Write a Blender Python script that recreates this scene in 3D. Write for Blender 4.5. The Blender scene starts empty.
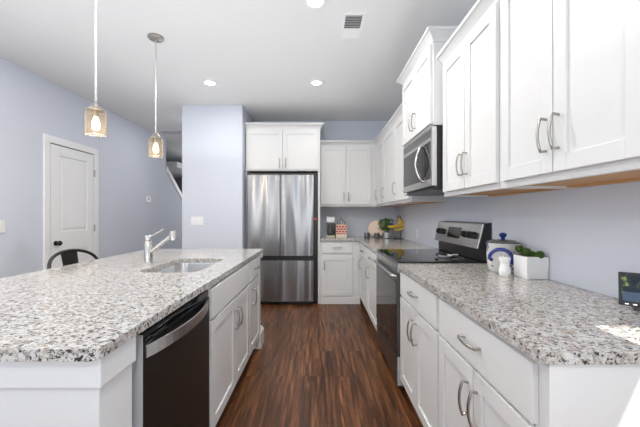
import bpy, bmesh, math, random
from mathutils import Vector, Matrix
PI = math.pi
random.seed(4)
scene = bpy.context.scene
COL = scene.collection

# ------------------------------------------------------------------ camera
cam_d = bpy.data.cameras.new('camera')
cam = bpy.data.objects.new('camera', cam_d); COL.objects.link(cam)
cam.location = (0, 0, 1.25); cam.rotation_euler = (PI / 2, 0, 0)
cam_d.sensor_width = 36; cam_d.lens = 36 * 315 / 640
cam_d.shift_x = 0.5 / 640; cam_d.shift_y = 1.5 / 640
cam_d.clip_start = 0.02
scene.camera = cam

# ------------------------------------------------------------------ world, sun, daylight, added fill lights, exposure
w = bpy.data.worlds.new('world'); scene.world = w; w.use_nodes = True
bgn = w.node_tree.nodes['Background']
bgn.inputs[0].default_value = (0.93, 0.96, 1.0, 1); bgn.inputs[1].default_value = 0.35
sun_d = bpy.data.lights.new('sun', 'SUN'); sun_d.energy = 6; sun_d.angle = 0.009; sun_d.color = (1, 0.96, 0.9)
sun = bpy.data.objects.new('sun', sun_d); COL.objects.link(sun)
sun.rotation_euler = Vector((-1, 0.8, -2.2)).to_track_quat('-Z', 'Y').to_euler()

def area(name, loc, direction, sx, sy, power, color=(0.90, 0.955, 1.0)):
    d = bpy.data.lights.new(name, 'AREA'); d.shape = 'RECTANGLE'; d.size = sx; d.size_y = sy
    d.energy = power; d.color = color
    o = bpy.data.objects.new(name, d); COL.objects.link(o); o.location = loc
    o.rotation_euler = Vector(direction).to_track_quat('-Z', 'Z').to_euler()
    return o
# daylight through the patio door and two guessed, added rear windows
area('daylight_guessed_window', (-2.3, -6.38, 1.35), (0, 1, 0.75), 1.0, 2.0, 26)
area('daylight_guessed_window', (-0.3, -6.38, 1.35), (0, 1, 0.75), 1.1, 2.0, 28)
area('daylight_patio_door', (1.32, -0.7, 1.03), (-1, 0, 0.7), 2.3, 1.9, 16)
area('upfill_near', (-1.6, -1.3, 0.9), (0, 0.12, 1), 2.6, 2.2, 58, (0.90, 0.955, 1.0))  # added fill light behind the camera, facing up to brighten the ceiling
area('upfill_far', (-0.8, 2.3, 1.98), (0, 0, 1), 2.6, 3.6, 10.5, (0.90, 0.955, 1.0))  # added unseen fill light above the island, aimed at the ceiling
def down_lamp(x, y, p):
    d = bpy.data.lights.new('recessed_or_fill_lamp', 'AREA'); d.shape = 'DISK'; d.size = 0.11; d.energy = p; d.color = (1, 0.97, 0.93)
    o = bpy.data.objects.new('recessed_or_fill_lamp', d); COL.objects.link(o); o.location = (x, y, 2.72); return o
# added fill lamps out of view, without fixtures, to brighten walls and counters
for lx, ly in ((-2.45, 1.8), (-1.23, 1.7), (0.1, -0.9), (-2.45, 0.3), (-2.1, 5.0)): down_lamp(lx, ly, 5 if lx == -1.23 else 13 if ly < 4 else 4)
area('hall_fill', (-2.0, 8.4, 1.6), (0, -1, 0.5), 0.9, 1.4, 14)  # added fill light in the hall, with no window behind it
scene.view_settings.view_transform = 'Standard'
scene.view_settings.look = 'None'
scene.view_settings.gamma = 1
scene.view_settings.use_curve_mapping = False
scene.view_settings.exposure = 0.50
scene.cycles.max_bounces = 10
scene.cycles.diffuse_bounces = 7
scene.cycles.sample_clamp_indirect = 6

# ------------------------------------------------------------------ materials
def new_mat(name):
    m = bpy.data.materials.new(name); m.use_nodes = True
    return m, m.node_tree.nodes, m.node_tree.links, m.node_tree.nodes['Principled BSDF']
def flat(name, col, rough=0.5, metal=0.0, bump=0.0, bscale=200, coat=0.0, **kw):
    m, N, L, b = new_mat(name)
    tc = N.new('ShaderNodeTexCoord')
    nz = N.new('ShaderNodeTexNoise'); nz.inputs['Scale'].default_value = bscale
    L.new(tc.outputs['Object'], nz.inputs['Vector'])
    mx = N.new('ShaderNodeMixRGB'); mx.blend_type = 'MULTIPLY'; mx.inputs[0].default_value = 0.04
    mx.inputs[1].default_value = (*col, 1); L.new(nz.outputs['Fac'], mx.inputs[2])
    L.new(mx.outputs[0], b.inputs['Base Color'])
    b.inputs['Roughness'].default_value = rough; b.inputs['Metallic'].default_value = metal
    b.inputs['Coat Weight'].default_value = coat
    if bump:
        bp = N.new('ShaderNodeBump'); bp.inputs['Strength'].default_value = bump; bp.inputs['Distance'].default_value = 0.002
        L.new(nz.outputs['Fac'], bp.inputs['Height']); L.new(bp.outputs[0], b.inputs['Normal'])
    for k, v in kw.items(): b.inputs[k].default_value = v
    return m
def emis(name, col, s):
    m, N, L, b = new_mat(name)
    b.inputs['Base Color'].default_value = (*col, 1)
    b.inputs['Emission Color'].default_value = (*col, 1); b.inputs['Emission Strength'].default_value = s
    return m
def ramp(N, pts, interp='LINEAR'):
    r = N.new('ShaderNodeValToRGB'); r.color_ramp.interpolation = interp
    e = r.color_ramp.elements
    e[0].position, e[0].color = pts[0][0], (*pts[0][1], 1)
    e[1].position, e[1].color = pts[-1][0], (*pts[-1][1], 1)
    for p, c in pts[1:-1]:
        x = e.new(p); x.color = (*c, 1)
    return r

M = {}
M['wall'] = flat('wall_paint', (0.64, 0.675, 0.75), 0.8, bump=0.15, bscale=350)
M['ceil'] = flat('ceiling_paint', (0.80, 0.80, 0.795), 0.9, bump=0.15, bscale=300)
M['trim'] = flat('trim_paint', (0.84, 0.84, 0.84), 0.35)
M['cab'] = flat('cabinet_paint', (0.72, 0.72, 0.715), 0.32)
M['islandw'] = flat('island_panel_paint', (0.74, 0.75, 0.76), 0.4)
M['wood'] = flat('birch_underside', (0.55, 0.30, 0.12), 0.5)
M['nickel'] = flat('satin_nickel', (0.42, 0.40, 0.37), 0.28, 1.0)
M['chrome'] = flat('brushed_faucet', (0.62, 0.60, 0.57), 0.22, 1.0)
M['black'] = flat('black_plastic', (0.012, 0.012, 0.013), 0.35)
M['blackgloss'] = flat('black_glass', (0.006, 0.006, 0.007), 0.05)
M['darkmetal'] = flat('dark_metal', (0.03, 0.028, 0.027), 0.35, 0.6)
M['bronze'] = flat('bronze_knob', (0.05, 0.04, 0.035), 0.3, 0.9)
M['white'] = flat('white_ceramic', (0.86, 0.86, 0.85), 0.25)
M['plate'] = flat('switch_plate_plastic', (0.85, 0.85, 0.84), 0.4)
M['blue'] = flat('cobalt_glaze', (0.02, 0.04, 0.22), 0.2)
M['green'] = flat('leaf_green', (0.06, 0.16, 0.025), 0.6)
M['moss'] = flat('moss_green', (0.035, 0.085, 0.008), 0.9, bump=1.0, bscale=260)
M['banana'] = flat('banana_peel', (0.85, 0.56, 0.08), 0.45)
M['stem'] = flat('banana_stem', (0.12, 0.09, 0.03), 0.6)
M['board'] = flat('pale_board', (0.74, 0.58, 0.46), 0.5)
M['boardedge'] = flat('board_bark_edge', (0.30, 0.11, 0.04), 0.5)
M['red'] = flat('red_paint', (0.65, 0.07, 0.05), 0.5)
M['cream'] = flat('cream_paint', (0.75, 0.66, 0.52), 0.6)
M['glassjar'] = flat('grey_jar', (0.09, 0.09, 0.09), 0.15)
M['silver'] = flat('silver_pot', (0.55, 0.55, 0.55), 0.3, 0.9)
M['grey'] = flat('grey_plastic', (0.35, 0.35, 0.36), 0.4)
M['edge'] = flat('pale_metal_edge', (0.50, 0.51, 0.53), 0.4)
M['shadowgap'] = flat('painted_gap_shade', (0.02, 0.02, 0.02), 0.6)  # flat dark colour painted in for the shade of gaps and holes
M['ventdark'] = flat('vent_backing_dark', (0.12, 0.12, 0.125), 0.8)  # dark grey backing behind the louvers
M['rail'] = flat('rail_steel', (0.55, 0.55, 0.54), 0.35, 0.6)
M['stair'] = flat('stairwell_shaded_paint', (0.34, 0.355, 0.40), 0.8)  # wall paint darkened, stairwell shade put into the colour
M['bulb'] = emis('bulb_light', (1.0, 0.80, 0.50), 32)
M['lens'] = emis('downlight_lens', (1.0, 0.97, 0.92), 9)

def steel(name, base, rough, scale=(60, 60, 0.6), bs=0.25, wav=0.0):
    m, N, L, b = new_mat(name)
    tc = N.new('ShaderNodeTexCoord'); mp = N.new('ShaderNodeMapping'); mp.inputs['Scale'].default_value = scale
    L.new(tc.outputs['Object'], mp.inputs['Vector'])
    nz = N.new('ShaderNodeTexNoise'); nz.inputs['Scale'].default_value = 6; nz.inputs['Detail'].default_value = 4
    L.new(mp.outputs[0], nz.inputs['Vector'])
    bp = N.new('ShaderNodeBump'); bp.inputs['Strength'].default_value = bs; bp.inputs['Distance'].default_value = 0.0008
    L.new(nz.outputs['Fac'], bp.inputs['Height'])
    if wav:
        mp2 = N.new('ShaderNodeMapping'); mp2.inputs['Scale'].default_value = (3.2, 0.1, 0.25)
        L.new(tc.outputs['Object'], mp2.inputs['Vector'])
        n2 = N.new('ShaderNodeTexNoise'); n2.inputs['Scale'].default_value = 1.0; n2.inputs['Detail'].default_value = 0.8
        L.new(mp2.outputs[0], n2.inputs['Vector'])
        b2 = N.new('ShaderNodeBump'); b2.inputs['Strength'].default_value = 1.0; b2.inputs['Distance'].default_value = wav
        L.new(n2.outputs['Fac'], b2.inputs['Height']); L.new(b2.outputs[0], bp.inputs['Normal'])
    L.new(bp.outputs[0], b.inputs['Normal'])
    b.inputs['Base Color'].default_value = (*base, 1); b.inputs['Metallic'].default_value = 1
    b.inputs['Roughness'].default_value = rough
    if wav:
        b.inputs['Anisotropic'].default_value = 0.85; b.inputs['Anisotropic Rotation'].default_value = 0.25
        tg = N.new('ShaderNodeTangent'); tg.direction_type = 'RADIAL'; tg.axis = 'Z'; L.new(tg.outputs[0], b.inputs['Tangent'])
    return m
M['steel'] = steel('fridge_steel', (0.29, 0.29, 0.295), 0.24, bs=0.04, wav=0.10)
M['steelh'] = steel('brushed_steel', (0.60, 0.60, 0.60), 0.26)
M['sink'] = steel('sink_steel', (0.72, 0.72, 0.72), 0.24, scale=(4, 60, 60))
M['blacksteel'] = steel('black_stainless', (0.075, 0.082, 0.09), 0.36)
M['greysteel'] = steel('dark_grey_steel', (0.17, 0.175, 0.18), 0.30)

def glass_mat():
    m, N, L, b = new_mat('seeded_glass')
    b.inputs['Base Color'].default_value = (1, 0.92, 0.80, 1); b.inputs['Roughness'].default_value = 0.22  # amber tint paints the bulb's warm glow into the glass
    b.inputs['Transmission Weight'].default_value = 0.97; b.inputs['IOR'].default_value = 1.12
    tc = N.new('ShaderNodeTexCoord')
    nz = N.new('ShaderNodeTexVoronoi'); nz.inputs['Scale'].default_value = 110
    L.new(tc.outputs['Object'], nz.inputs['Vector'])
    bp = N.new('ShaderNodeBump'); bp.inputs['Strength'].default_value = 0.35; bp.inputs['Distance'].default_value = 0.001
    L.new(nz.outputs['Distance'], bp.inputs['Height']); L.new(bp.outputs[0], b.inputs['Normal'])
    return m
M['glass'] = glass_mat()

def granite():
    m, N, L, b = new_mat('speckled_granite')
    tc = N.new('ShaderNodeTexCoord')
    def noise(scale, detail=3, rough=0.6, off=(0, 0, 0), dist=0.0):
        mp = N.new('ShaderNodeMapping'); mp.inputs['Location'].default_value = off
        L.new(tc.outputs['Object'], mp.inputs['Vector'])
        n = N.new('ShaderNodeTexNoise'); n.inputs['Scale'].default_value = scale
        n.inputs['Detail'].default_value = detail; n.inputs['Roughness'].default_value = rough
        n.inputs['Distortion'].default_value = dist
        L.new(mp.outputs[0], n.inputs['Vector']); return n
    base = noise(32, 4, 0.68)
    r0 = ramp(N, [(0.34, (0.38, 0.335, 0.285)), (0.45, (0.52, 0.49, 0.455)), (0.54, (0.58, 0.575, 0.56)), (0.7, (0.53, 0.52, 0.50))])
    L.new(base.outputs['Fac'], r0.inputs[0])
    prev = r0.outputs[0]
    def layer(scale, lo, hi, col, off, detail=3, rough=0.65, fac=1.0):
        nonlocal prev
        n = noise(scale, detail, rough, off, 0.3)
        r = ramp(N, [(lo, (0, 0, 0)), (hi, (fac, fac, fac))])
        L.new(n.outputs['Fac'], r.inputs[0])
        mx = N.new('ShaderNodeMixRGB'); L.new(r.outputs[0], mx.inputs[0])
        L.new(prev, mx.inputs[1]); mx.inputs[2].default_value = (*col, 1); prev = mx.outputs[0]
    layer(60, 0.53, 0.62, (0.36, 0.30, 0.24), (3, 1, 2), fac=0.75)
    layer(80, 0.535, 0.585, (0.22, 0.215, 0.22), (7, 5, 1), fac=0.8)
    layer(100, 0.575, 0.605, (0.035, 0.033, 0.038), (1, 9, 4), fac=0.95)
    layer(62, 0.645, 0.665, (0.02, 0.02, 0.025), (11, 2, 8), 2, 0.5, fac=0.95)
    L.new(prev, b.inputs['Base Color'])
    b.inputs['Roughness'].default_value = 0.12
    b.inputs['Specular IOR Level'].default_value = 0.5
    return m
M['granite'] = granite()

def floor_mat():
    m, N, L, b = new_mat('dark_plank_floor')
    tc = N.new('ShaderNodeTexCoord')
    mp = N.new('ShaderNodeMapping'); mp.inputs['Rotation'].default_value = (0, 0, PI / 2)
    L.new(tc.outputs['Object'], mp.inputs['Vector'])
    bt = N.new('ShaderNodeTexBrick')
    for k, v in (('Scale', 1.0), ('Mortar Size', 0.0012), ('Mortar Smooth', 0.1), ('Brick Width', 1.22), ('Row Height', 0.125)):
        bt.inputs[k].default_value = v
    bt.offset = 0.37
    bt.inputs['Color1'].default_value = (0, 0, 0, 1); bt.inputs['Color2'].default_value = (1, 1, 1, 1)
    bt.inputs['Mortar'].default_value = (0.5, 0.5, 0.5, 1)
    L.new(mp.outputs[0], bt.inputs['Vector'])
    # grain, shifted per plank
    add = N.new('ShaderNodeVectorMath'); add.operation = 'MULTIPLY_ADD'
    L.new(bt.outputs['Color'], add.inputs[0]); add.inputs[1].default_value = (3.1, 7.7, 0)
    L.new(tc.outputs['Object'], add.inputs[2])
    mg = N.new('ShaderNodeMapping'); mg.inputs['Scale'].default_value = (30, 1.6, 1)
    L.new(add.outputs[0], mg.inputs['Vector'])
    g = N.new('ShaderNodeTexNoise'); g.inputs['Scale'].default_value = 1.3; g.inputs['Detail'].default_value = 7
    g.inputs['Roughness'].default_value = 0.62; g.inputs['Distortion'].default_value = 0.6
    L.new(mg.outputs[0], g.inputs['Vector'])
    r = ramp(N, [(0.28, (0.020, 0.006, 0.003)), (0.44, (0.075, 0.027, 0.010)), (0.56, (0.170, 0.066, 0.024)), (0.72, (0.34, 0.155, 0.065))])
    L.new(g.outputs['Fac'], r.inputs[0])
    r2 = ramp(N, [(0, (0.72, 0.72, 0.72)), (1, (1.12, 1.12, 1.12))]); L.new(bt.outputs['Color'], r2.inputs[0])
    mx = N.new('ShaderNodeMixRGB'); mx.blend_type = 'MULTIPLY'; mx.inputs[0].default_value = 1
    L.new(r.outputs[0], mx.inputs[1]); L.new(r2.outputs[0], mx.inputs[2])
    m2 = N.new('ShaderNodeMixRGB'); L.new(bt.outputs['Fac'], m2.inputs[0]); L.new(mx.outputs[0], m2.inputs[1])
    m2.inputs[2].default_value = (0.02, 0.01, 0.006, 1)
    L.new(m2.outputs[0], b.inputs['Base Color'])
    b.inputs['Roughness'].default_value = 0.36; b.inputs['Specular IOR Level'].default_value = 0.35
    bp = N.new('ShaderNodeBump'); bp.inputs['Strength'].default_value = 0.12; bp.inputs['Distance'].default_value = 0.002
    L.new(g.outputs['Fac'], bp.inputs['Height']); L.new(bp.outputs[0], b.inputs['Normal'])
    return m
M['floor'] = floor_mat()

def pattern_mat():       # red and cream rows on the advent-style box
    m, N, L, b = new_mat('red_cream_pattern')
    tc = N.new('ShaderNodeTexCoord'); mp = N.new('ShaderNodeMapping'); mp.inputs['Rotation'].default_value = (PI / 2, 0, 0)
    L.new(tc.outputs['Object'], mp.inputs['Vector'])
    v = N.new('ShaderNodeTexBrick')
    for k, x in (('Scale', 1.0), ('Mortar Size', 0.006), ('Brick Width', 0.045), ('Row Height', 0.036)): v.inputs[k].default_value = x
    v.inputs['Color1'].default_value = (0.62, 0.06, 0.05, 1); v.inputs['Color2'].default_value = (0.35, 0.04, 0.04, 1)
    v.inputs['Mortar'].default_value = (0.75, 0.55, 0.45, 1)
    L.new(mp.outputs[0], v.inputs['Vector']); L.new(v.outputs['Color'], b.inputs['Base Color'])
    return m
M['pattern'] = pattern_mat()

def crock_mat():
    m, N, L, b = new_mat('stoneware_glaze')
    tc = N.new('ShaderNodeTexCoord')
    n = N.new('ShaderNodeTexNoise'); n.inputs['Scale'].default_value = 18
    L.new(tc.outputs['Object'], n.inputs['Vector'])
    r = ramp(N, [(0.60, (0.62, 0.61, 0.58)), (0.63, (0.05, 0.09, 0.32))])
    L.new(n.outputs['Fac'], r.inputs[0]); L.new(r.outputs[0], b.inputs['Base Color'])
    b.inputs['Roughness'].default_value = 0.25
    return m
M['crock'] = crock_mat()

def screen_mat():
    m, N, L, b = new_mat('display_picture')
    tc = N.new('ShaderNodeTexCoord')
    n = N.new('ShaderNodeTexNoise'); n.inputs['Scale'].default_value = 45; n.inputs['Detail'].default_value = 5
    L.new(tc.outputs['Object'], n.inputs['Vector'])
    r = ramp(N, [(0.40, (0.006, 0.010, 0.016)), (0.54, (0.012, 0.018, 0.028)), (0.60, (0.03, 0.06, 0.015)), (0.68, (0.16, 0.17, 0.06)), (0.76, (0.3, 0.18, 0.1))])
    L.new(n.outputs['Fac'], r.inputs[0]); L.new(r.outputs[0], b.inputs['Base Color'])
    L.new(r.outputs[0], b.inputs['Emission Color']); b.inputs['Emission Strength'].default_value = 0.6
    b.inputs['Roughness'].default_value = 0.1
    return m
M['screen'] = screen_mat()
M['screenblue'] = emis('display_panel_blue', (0.03, 0.05, 0.09), 0.5)
M['text'] = emis('display_text', (0.8, 0.8, 0.8), 0.7)

# ------------------------------------------------------------------ mesh helpers
class MB:
    def __init__(s): s.bm = bmesh.new()
    def box(s, x0, x1, y0, y1, z0, z1):
        if x0 > x1: x0, x1 = x1, x0
        if y0 > y1: y0, y1 = y1, y0
        v = [s.bm.verts.new(p) for p in ((x0,y0,z0),(x1,y0,z0),(x1,y1,z0),(x0,y1,z0),(x0,y0,z1),(x1,y0,z1),(x1,y1,z1),(x0,y1,z1))]
        for f in ((3,2,1,0),(4,5,6,7),(0,1,5,4),(1,2,6,5),(2,3,7,6),(3,0,4,7)): s.bm.faces.new([v[i] for i in f])
        return s
    def hexa(s, pts):     # 8 points, same order as box
        v = [s.bm.verts.new(p) for p in pts]
        for f in ((3,2,1,0),(4,5,6,7),(0,1,5,4),(1,2,6,5),(2,3,7,6),(3,0,4,7)): s.bm.faces.new([v[i] for i in f])
        return s
    def tube(s, path, r, n=12, cap=True, sy=1.0):
        path = [Vector(p) for p in path]; k = len(path)
        rr = r if isinstance(r, (list, tuple)) else [r] * k
        rings = []; up = None
        for i, p in enumerate(path):
            t = (path[min(i+1, k-1)] - path[max(i-1, 0)]).normalized()
            if up is None: up = Vector((0, 0, 1)) if abs(t.z) < 0.9 else Vector((1, 0, 0))
            a = t.cross(up).normalized(); b = a.cross(t).normalized(); up = b
            rings.append([s.bm.verts.new(p + a * rr[i] * math.cos(2*PI*j/n) + b * rr[i] * sy * math.sin(2*PI*j/n)) for j in range(n)])
        for i in range(k-1):
            for j in range(n):
                s.bm.faces.new((rings[i][j], rings[i][(j+1) % n], rings[i+1][(j+1) % n], rings[i+1][j]))
        if cap:
            s.bm.faces.new(rings[0][::-1]); s.bm.faces.new(rings[-1])
        return s
    def lathe(s, prof, n=32, c=(0, 0), cap=True):
        rings = []
        for r, z in prof:
            rings.append([s.bm.verts.new((c[0] + r*math.cos(2*PI*j/n), c[1] + r*math.sin(2*PI*j/n), z)) for j in range(n)])
        for i in range(len(rings)-1):
            for j in range(n):
                s.bm.faces.new((rings[i][j], rings[i][(j+1) % n], rings[i+1][(j+1) % n], rings[i+1][j]))
        if cap:
            s.bm.faces.new(rings[0][::-1]); s.bm.faces.new(rings[-1])
        return s
    def ball(s, c, r, sc=(1, 1, 1), u=16, v=10):
        mtx = Matrix.Translation(c) @ Matrix.Diagonal((sc[0], sc[1], sc[2], 1))
        bmesh.ops.create_uvsphere(s.bm, u_segments=u, v_segments=v, radius=r, matrix=mtx); return s
    def shaker(s, x0, x1, z0, z1, y=0.0, t=0.02, fw=0.057, rec=0.009):
        # frame-and-panel front facing -y, front face at y
        s.box(x0, x0+fw, y, y+t, z0, z1); s.box(x1-fw, x1, y, y+t, z0, z1)
        s.box(x0+fw, x1-fw, y, y+t, z0, z0+fw); s.box(x0+fw, x1-fw, y, y+t, z1-fw, z1)
        s.box(x0+fw, x1-fw, y+rec, y+t, z0+fw, z1-fw); return s
    def prism(s, poly, y0, y1):     # polygon in xz extruded along y
        a = [s.bm.verts.new((p[0], y0, p[1])) for p in poly]; b = [s.bm.verts.new((p[0], y1, p[1])) for p in poly]
        n = len(poly); s.bm.faces.new(a); s.bm.faces.new(b[::-1])
        for i in range(n): s.bm.faces.new((a[i], b[i], b[(i+1) % n], a[(i+1) % n]))
        return s
    def xform(s, mtx): bmesh.ops.transform(s.bm, matrix=mtx, verts=s.bm.verts); return s
    def build(s, name, mat, parent=None, bevel=0.0, smooth=False, label=None, loc=None, rot=None, segs=2):
        bmesh.ops.recalc_face_normals(s.bm, faces=s.bm.faces)
        me = bpy.data.meshes.new(name); s.bm.to_mesh(me); s.bm.free()
        me.materials.append(mat)
        if smooth:
            for p in me.polygons: p.use_smooth = True
            try: me.set_sharp_from_angle(angle=math.radians(40))
            except Exception: pass
        o = bpy.data.objects.new(name, me); COL.objects.link(o)
        if parent: o.parent = parent
        if loc: o.location = loc
        if rot: o.rotation_euler = rot
        if bevel:
            md = o.modifiers.new('bevel', 'BEVEL'); md.width = bevel; md.segments = segs; md.limit_method = 'ANGLE'
            md.angle_limit = math.radians(35)
        if label: o['label'] = label
        return o
def thing(name, label, cat, loc=(0, 0, 0), rotz=0, group=None):
    o = bpy.data.objects.new(name, None); COL.objects.link(o); o.empty_display_size = 0.1
    o.location = loc; o.rotation_euler = (0, 0, rotz); o['label'] = label; o['category'] = cat
    if group: o['group'] = group
    return o
def tag(o, label, cat, group=None):
    o['label'] = label; o['category'] = cat
    if group: o['group'] = group
    return o
def struct(o): o['kind'] = 'structure'; return o
def dup(root, loc, label, rotz=None):
    def cp(o, par):
        c = o.copy(); COL.objects.link(c)
        if par: c.parent = par
        for ch in [x for x in kids.get(o.name, [])]: cp(ch, c)
        return c
    kids = {}
    for o in list(COL.objects):
        if o.parent: kids.setdefault(o.parent.name, []).append(o)
    r = cp(root, None); r.location = loc; r['label'] = label
    if rotz is not None: r.rotation_euler = (0, 0, rotz)
    return r

def pull(par, x, z, vertical=True, L=0.125, y=-0.02, mat=None):
    """bow pull on a front that faces -y"""
    h = L / 2; pts = []
    for i in range(9):
        a = -1 + 2*i/8
        pts.append((a*h, y - 0.022 - 0.012*(1-a*a)))
    path = [(-h*0.93, y+0.002)] + [(-h*0.96, y-0.012)] + pts + [(h*0.96, y-0.012), (h*0.93, y+0.002)]
    b = MB()
    if vertical: b.tube([(x, q, z+p) for p, q in path], 0.0052, 10)
    else: b.tube([(x+p, q, z) for p, q in path], 0.0052, 10)
    return b.build('handle', mat or M['nickel'], par, smooth=True)

def crown(par, path, z, drop=0.0, prof=((0,0),(0.006,0),(0.010,0.018),(0.026,0.036),(0.044,0.052),(0.055,0.056),(0.055,0.075),(0,0.075)), name='crown_molding'):
    """sweep along xy polyline; outside is to the right of travel"""
    path = [Vector(p) for p in path]; b = MB(); rings = []
    for i, p in enumerate(path):
        ns = []
        if i > 0: d = (p - path[i-1]).normalized(); ns.append(Vector((d.y, -d.x)))
        if i < len(path)-1: d = (path[i+1]-p).normalized(); ns.append(Vector((d.y, -d.x)))
        n = ns[0] if len(ns) == 1 else (ns[0]+ns[1]) / (1 + ns[0].dot(ns[1]))
        rings.append([b.bm.verts.new((p.x+n.x*o, p.y+n.y*o, z+h)) for o, h in prof])
    k = len(prof)
    for i in range(len(rings)-1):
        for j in range(k): b.bm.faces.new((rings[i][j], rings[i][(j+1) % k], rings[i+1][(j+1) % k], rings[i+1][j]))
    b.bm.faces.new(rings[0][::-1]); b.bm.faces.new(rings[-1])
    return b.build(name, M['cab'], par)

# ------------------------------------------------------------------ SETTING
WR, WL, YB, HC = 1.20, -3.00, 5.00, 2.74
YREAR = -6.5
struct(MB().box(-5.2, 1.4, YREAR-0.2, 9.2, -0.05, 0).build('floor', M['floor']))
struct(MB().box(-5.2, 1.4, YREAR-0.2, 9.2, HC, HC+0.05).build('ceiling', M['ceil']))
# right wall with the patio door opening y -1.85..0.60, head 2.06
b = MB(); b.box(WR, WR+0.15, 0.74, YB+0.15, 0, HC); b.box(WR, WR+0.15, YREAR, -1.85, 0, HC); b.box(WR, WR+0.15, -1.85, 0.74, 2.06, HC)
struct(b.build('wall_right', M['wall']))
b = MB(); b.box(-1.02, WR, YB, YB+0.15, 0, HC); struct(b.build('wall_back', M['wall']))
# full-height wall beside the refrigerator
b = MB(); b.box(-1.864, -1.045, 4.27, YB+0.15, 0, HC); b.box(-1.045, -1.02, YB, YB+0.15, 0, HC)
struct(b.build('wall_pillar', M['wall'], bevel=0.004))
# left wall, with the stair opening past y 6.16: knee wall descends with the stairs
b = MB(); b.box(WL-0.12, WL, YREAR, 6.16, 0, HC)
struct(b.build('wall_left', M['wall']))
b = MB(); b.hexa([(WL-0.12,6.16,0),(WL,6.16,0),(WL,8.9,0),(WL-0.12,8.9,0),(WL-0.12,6.16,2.10),(WL,6.16,2.10),(WL,8.9,0.05),(WL-0.12,8.9,0.05)])
struct(b.build('wall_stair', M['wall']))
b = MB(); b.hexa([(WL-0.14,6.17,2.10),(WL+0.02,6.17,2.10),(WL+0.02,8.7,0.20),(WL-0.14,8.7,0.20),(WL-0.14,6.17,2.21),(WL+0.02,6.17,2.21),(WL+0.02,8.7,0.31),(WL-0.14,8.7,0.31)])
struct(b.build('trim_stair', M['trim'], bevel=0.004))
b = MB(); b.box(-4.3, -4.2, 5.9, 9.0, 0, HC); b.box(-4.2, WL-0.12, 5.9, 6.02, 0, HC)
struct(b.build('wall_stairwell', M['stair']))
b = MB(); b.prism([(-4.2, 2.30), (WL-0.12, 2.30), (WL-0.12, 2.42), (-4.2, 2.42)], 6.9, 9.0)
struct(b.build('ceiling_stairwell', M['ceil']))
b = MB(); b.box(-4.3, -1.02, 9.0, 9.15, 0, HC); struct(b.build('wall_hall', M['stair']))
# rear wall, behind the camera; its two windows are guessed, added for daylight
b = MB()
b.box(-3.12, -2.80, YREAR-0.15, YREAR, 0, HC); b.box(-1.80, -0.90, YREAR-0.15, YREAR, 0, HC); b.box(0.25, WR+0.15, YREAR-0.15, YREAR, 0, HC)
for x0, x1 in ((-2.80, -1.80), (-0.90, 0.25)):
    b.box(x0, x1, YREAR-0.15, YREAR, 0, 0.35); b.box(x0, x1, YREAR-0.15, YREAR, 2.35, HC)
struct(b.build('wall_rear', M['wall']))
for i, (x0, x1) in enumerate(((-2.80, -1.80), (-0.90, 0.25))):  # frames of the guessed rear windows
    b = MB(); y0, y1 = YREAR-0.10, YREAR-0.05
    b.box(x0, x0+0.05, y0, y1, 0.35, 2.35); b.box(x1-0.05, x1, y0, y1, 0.35, 2.35)
    b.box(x0, x1, y0, y1, 0.35, 0.40); b.box(x0, x1, y0, y1, 2.30, 2.35); b.box(x0, x1, y0, y1, 1.33, 1.38)
    struct(b.build('window_%d' % (i+1), M['trim']))
b = MB()
b.box(WR+0.06, WR+0.12, -1.85, -1.79, 0, 2.06); b.box(WR+0.06, WR+0.12, 0.71, 0.74, 0, 2.06)
struct(b.build('door_2', M['trim']))
# baseboards
struct(MB().box(WL, WL+0.015, YREAR, 1.95, 0, 0.13).box(WL, WL+0.015, 3.15, 8.9, 0, 0.13).build('baseboard_left', M['trim'], bevel=0.003))
struct(MB().box(-1.879, -1.03, 4.255, 4.27, 0, 0.13).build('baseboard_pillar', M['trim'], bevel=0.003))
# hall door in the left wall (casing, leaf, knob, hinges)
DY0, DY1, DT = 3.50, 4.17, 2.05
dr = struct(bpy.data.objects.new('door_1', None)); COL.objects.link(dr); dr.location = (WL, 0, 0)
b = MB()
b.box(0, 0.018, DY0-0.085, DY0-0.005, 0, DT+0.005); b.box(0, 0.018, DY1+0.005, DY1+0.085, 0, DT+0.005)
b.box(0, 0.018, DY0-0.085, DY1+0.085, DT+0.005, DT+0.085)
b.build('casing', M['trim'], dr, bevel=0.004)
MB().box(0.0005, 0.004, DY0-0.005, DY1+0.005, 0.0, DT+0.005).build('jamb_shade_sheet', M['shadowgap'], dr)  # dark sheet painting the shade between leaf and casing
# leaf: two-panel door, built facing -y then turned to face +x
b = MB(); W_ = DY1-DY0-0.008
b.box(0, 0.12, 0, 0.012, 0.01, DT-0.006); b.box(W_-0.12, W_, 0, 0.012, 0.01, DT-0.006)
for za, zb in ((0.01, 0.22), (0.84, 1.06), (DT-0.12, DT-0.006)): b.box(0.12, W_-0.12, 0, 0.012, za, zb)
for za, zb in ((0.22, 0.84), (1.06, DT-0.12)):
    b.box(0.12, W_-0.12, 0.008, 0.012, za, zb); b.box(0.15, W_-0.15, 0.002, 0.0079, za+0.03, zb-0.03)
leaf = b.xform(Matrix.Translation((0.014, DY0+0.004, 0)) @ Matrix.Rotation(PI/2, 4, 'Z')).build('door_panel', M['trim'], dr, bevel=0.004)
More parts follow.
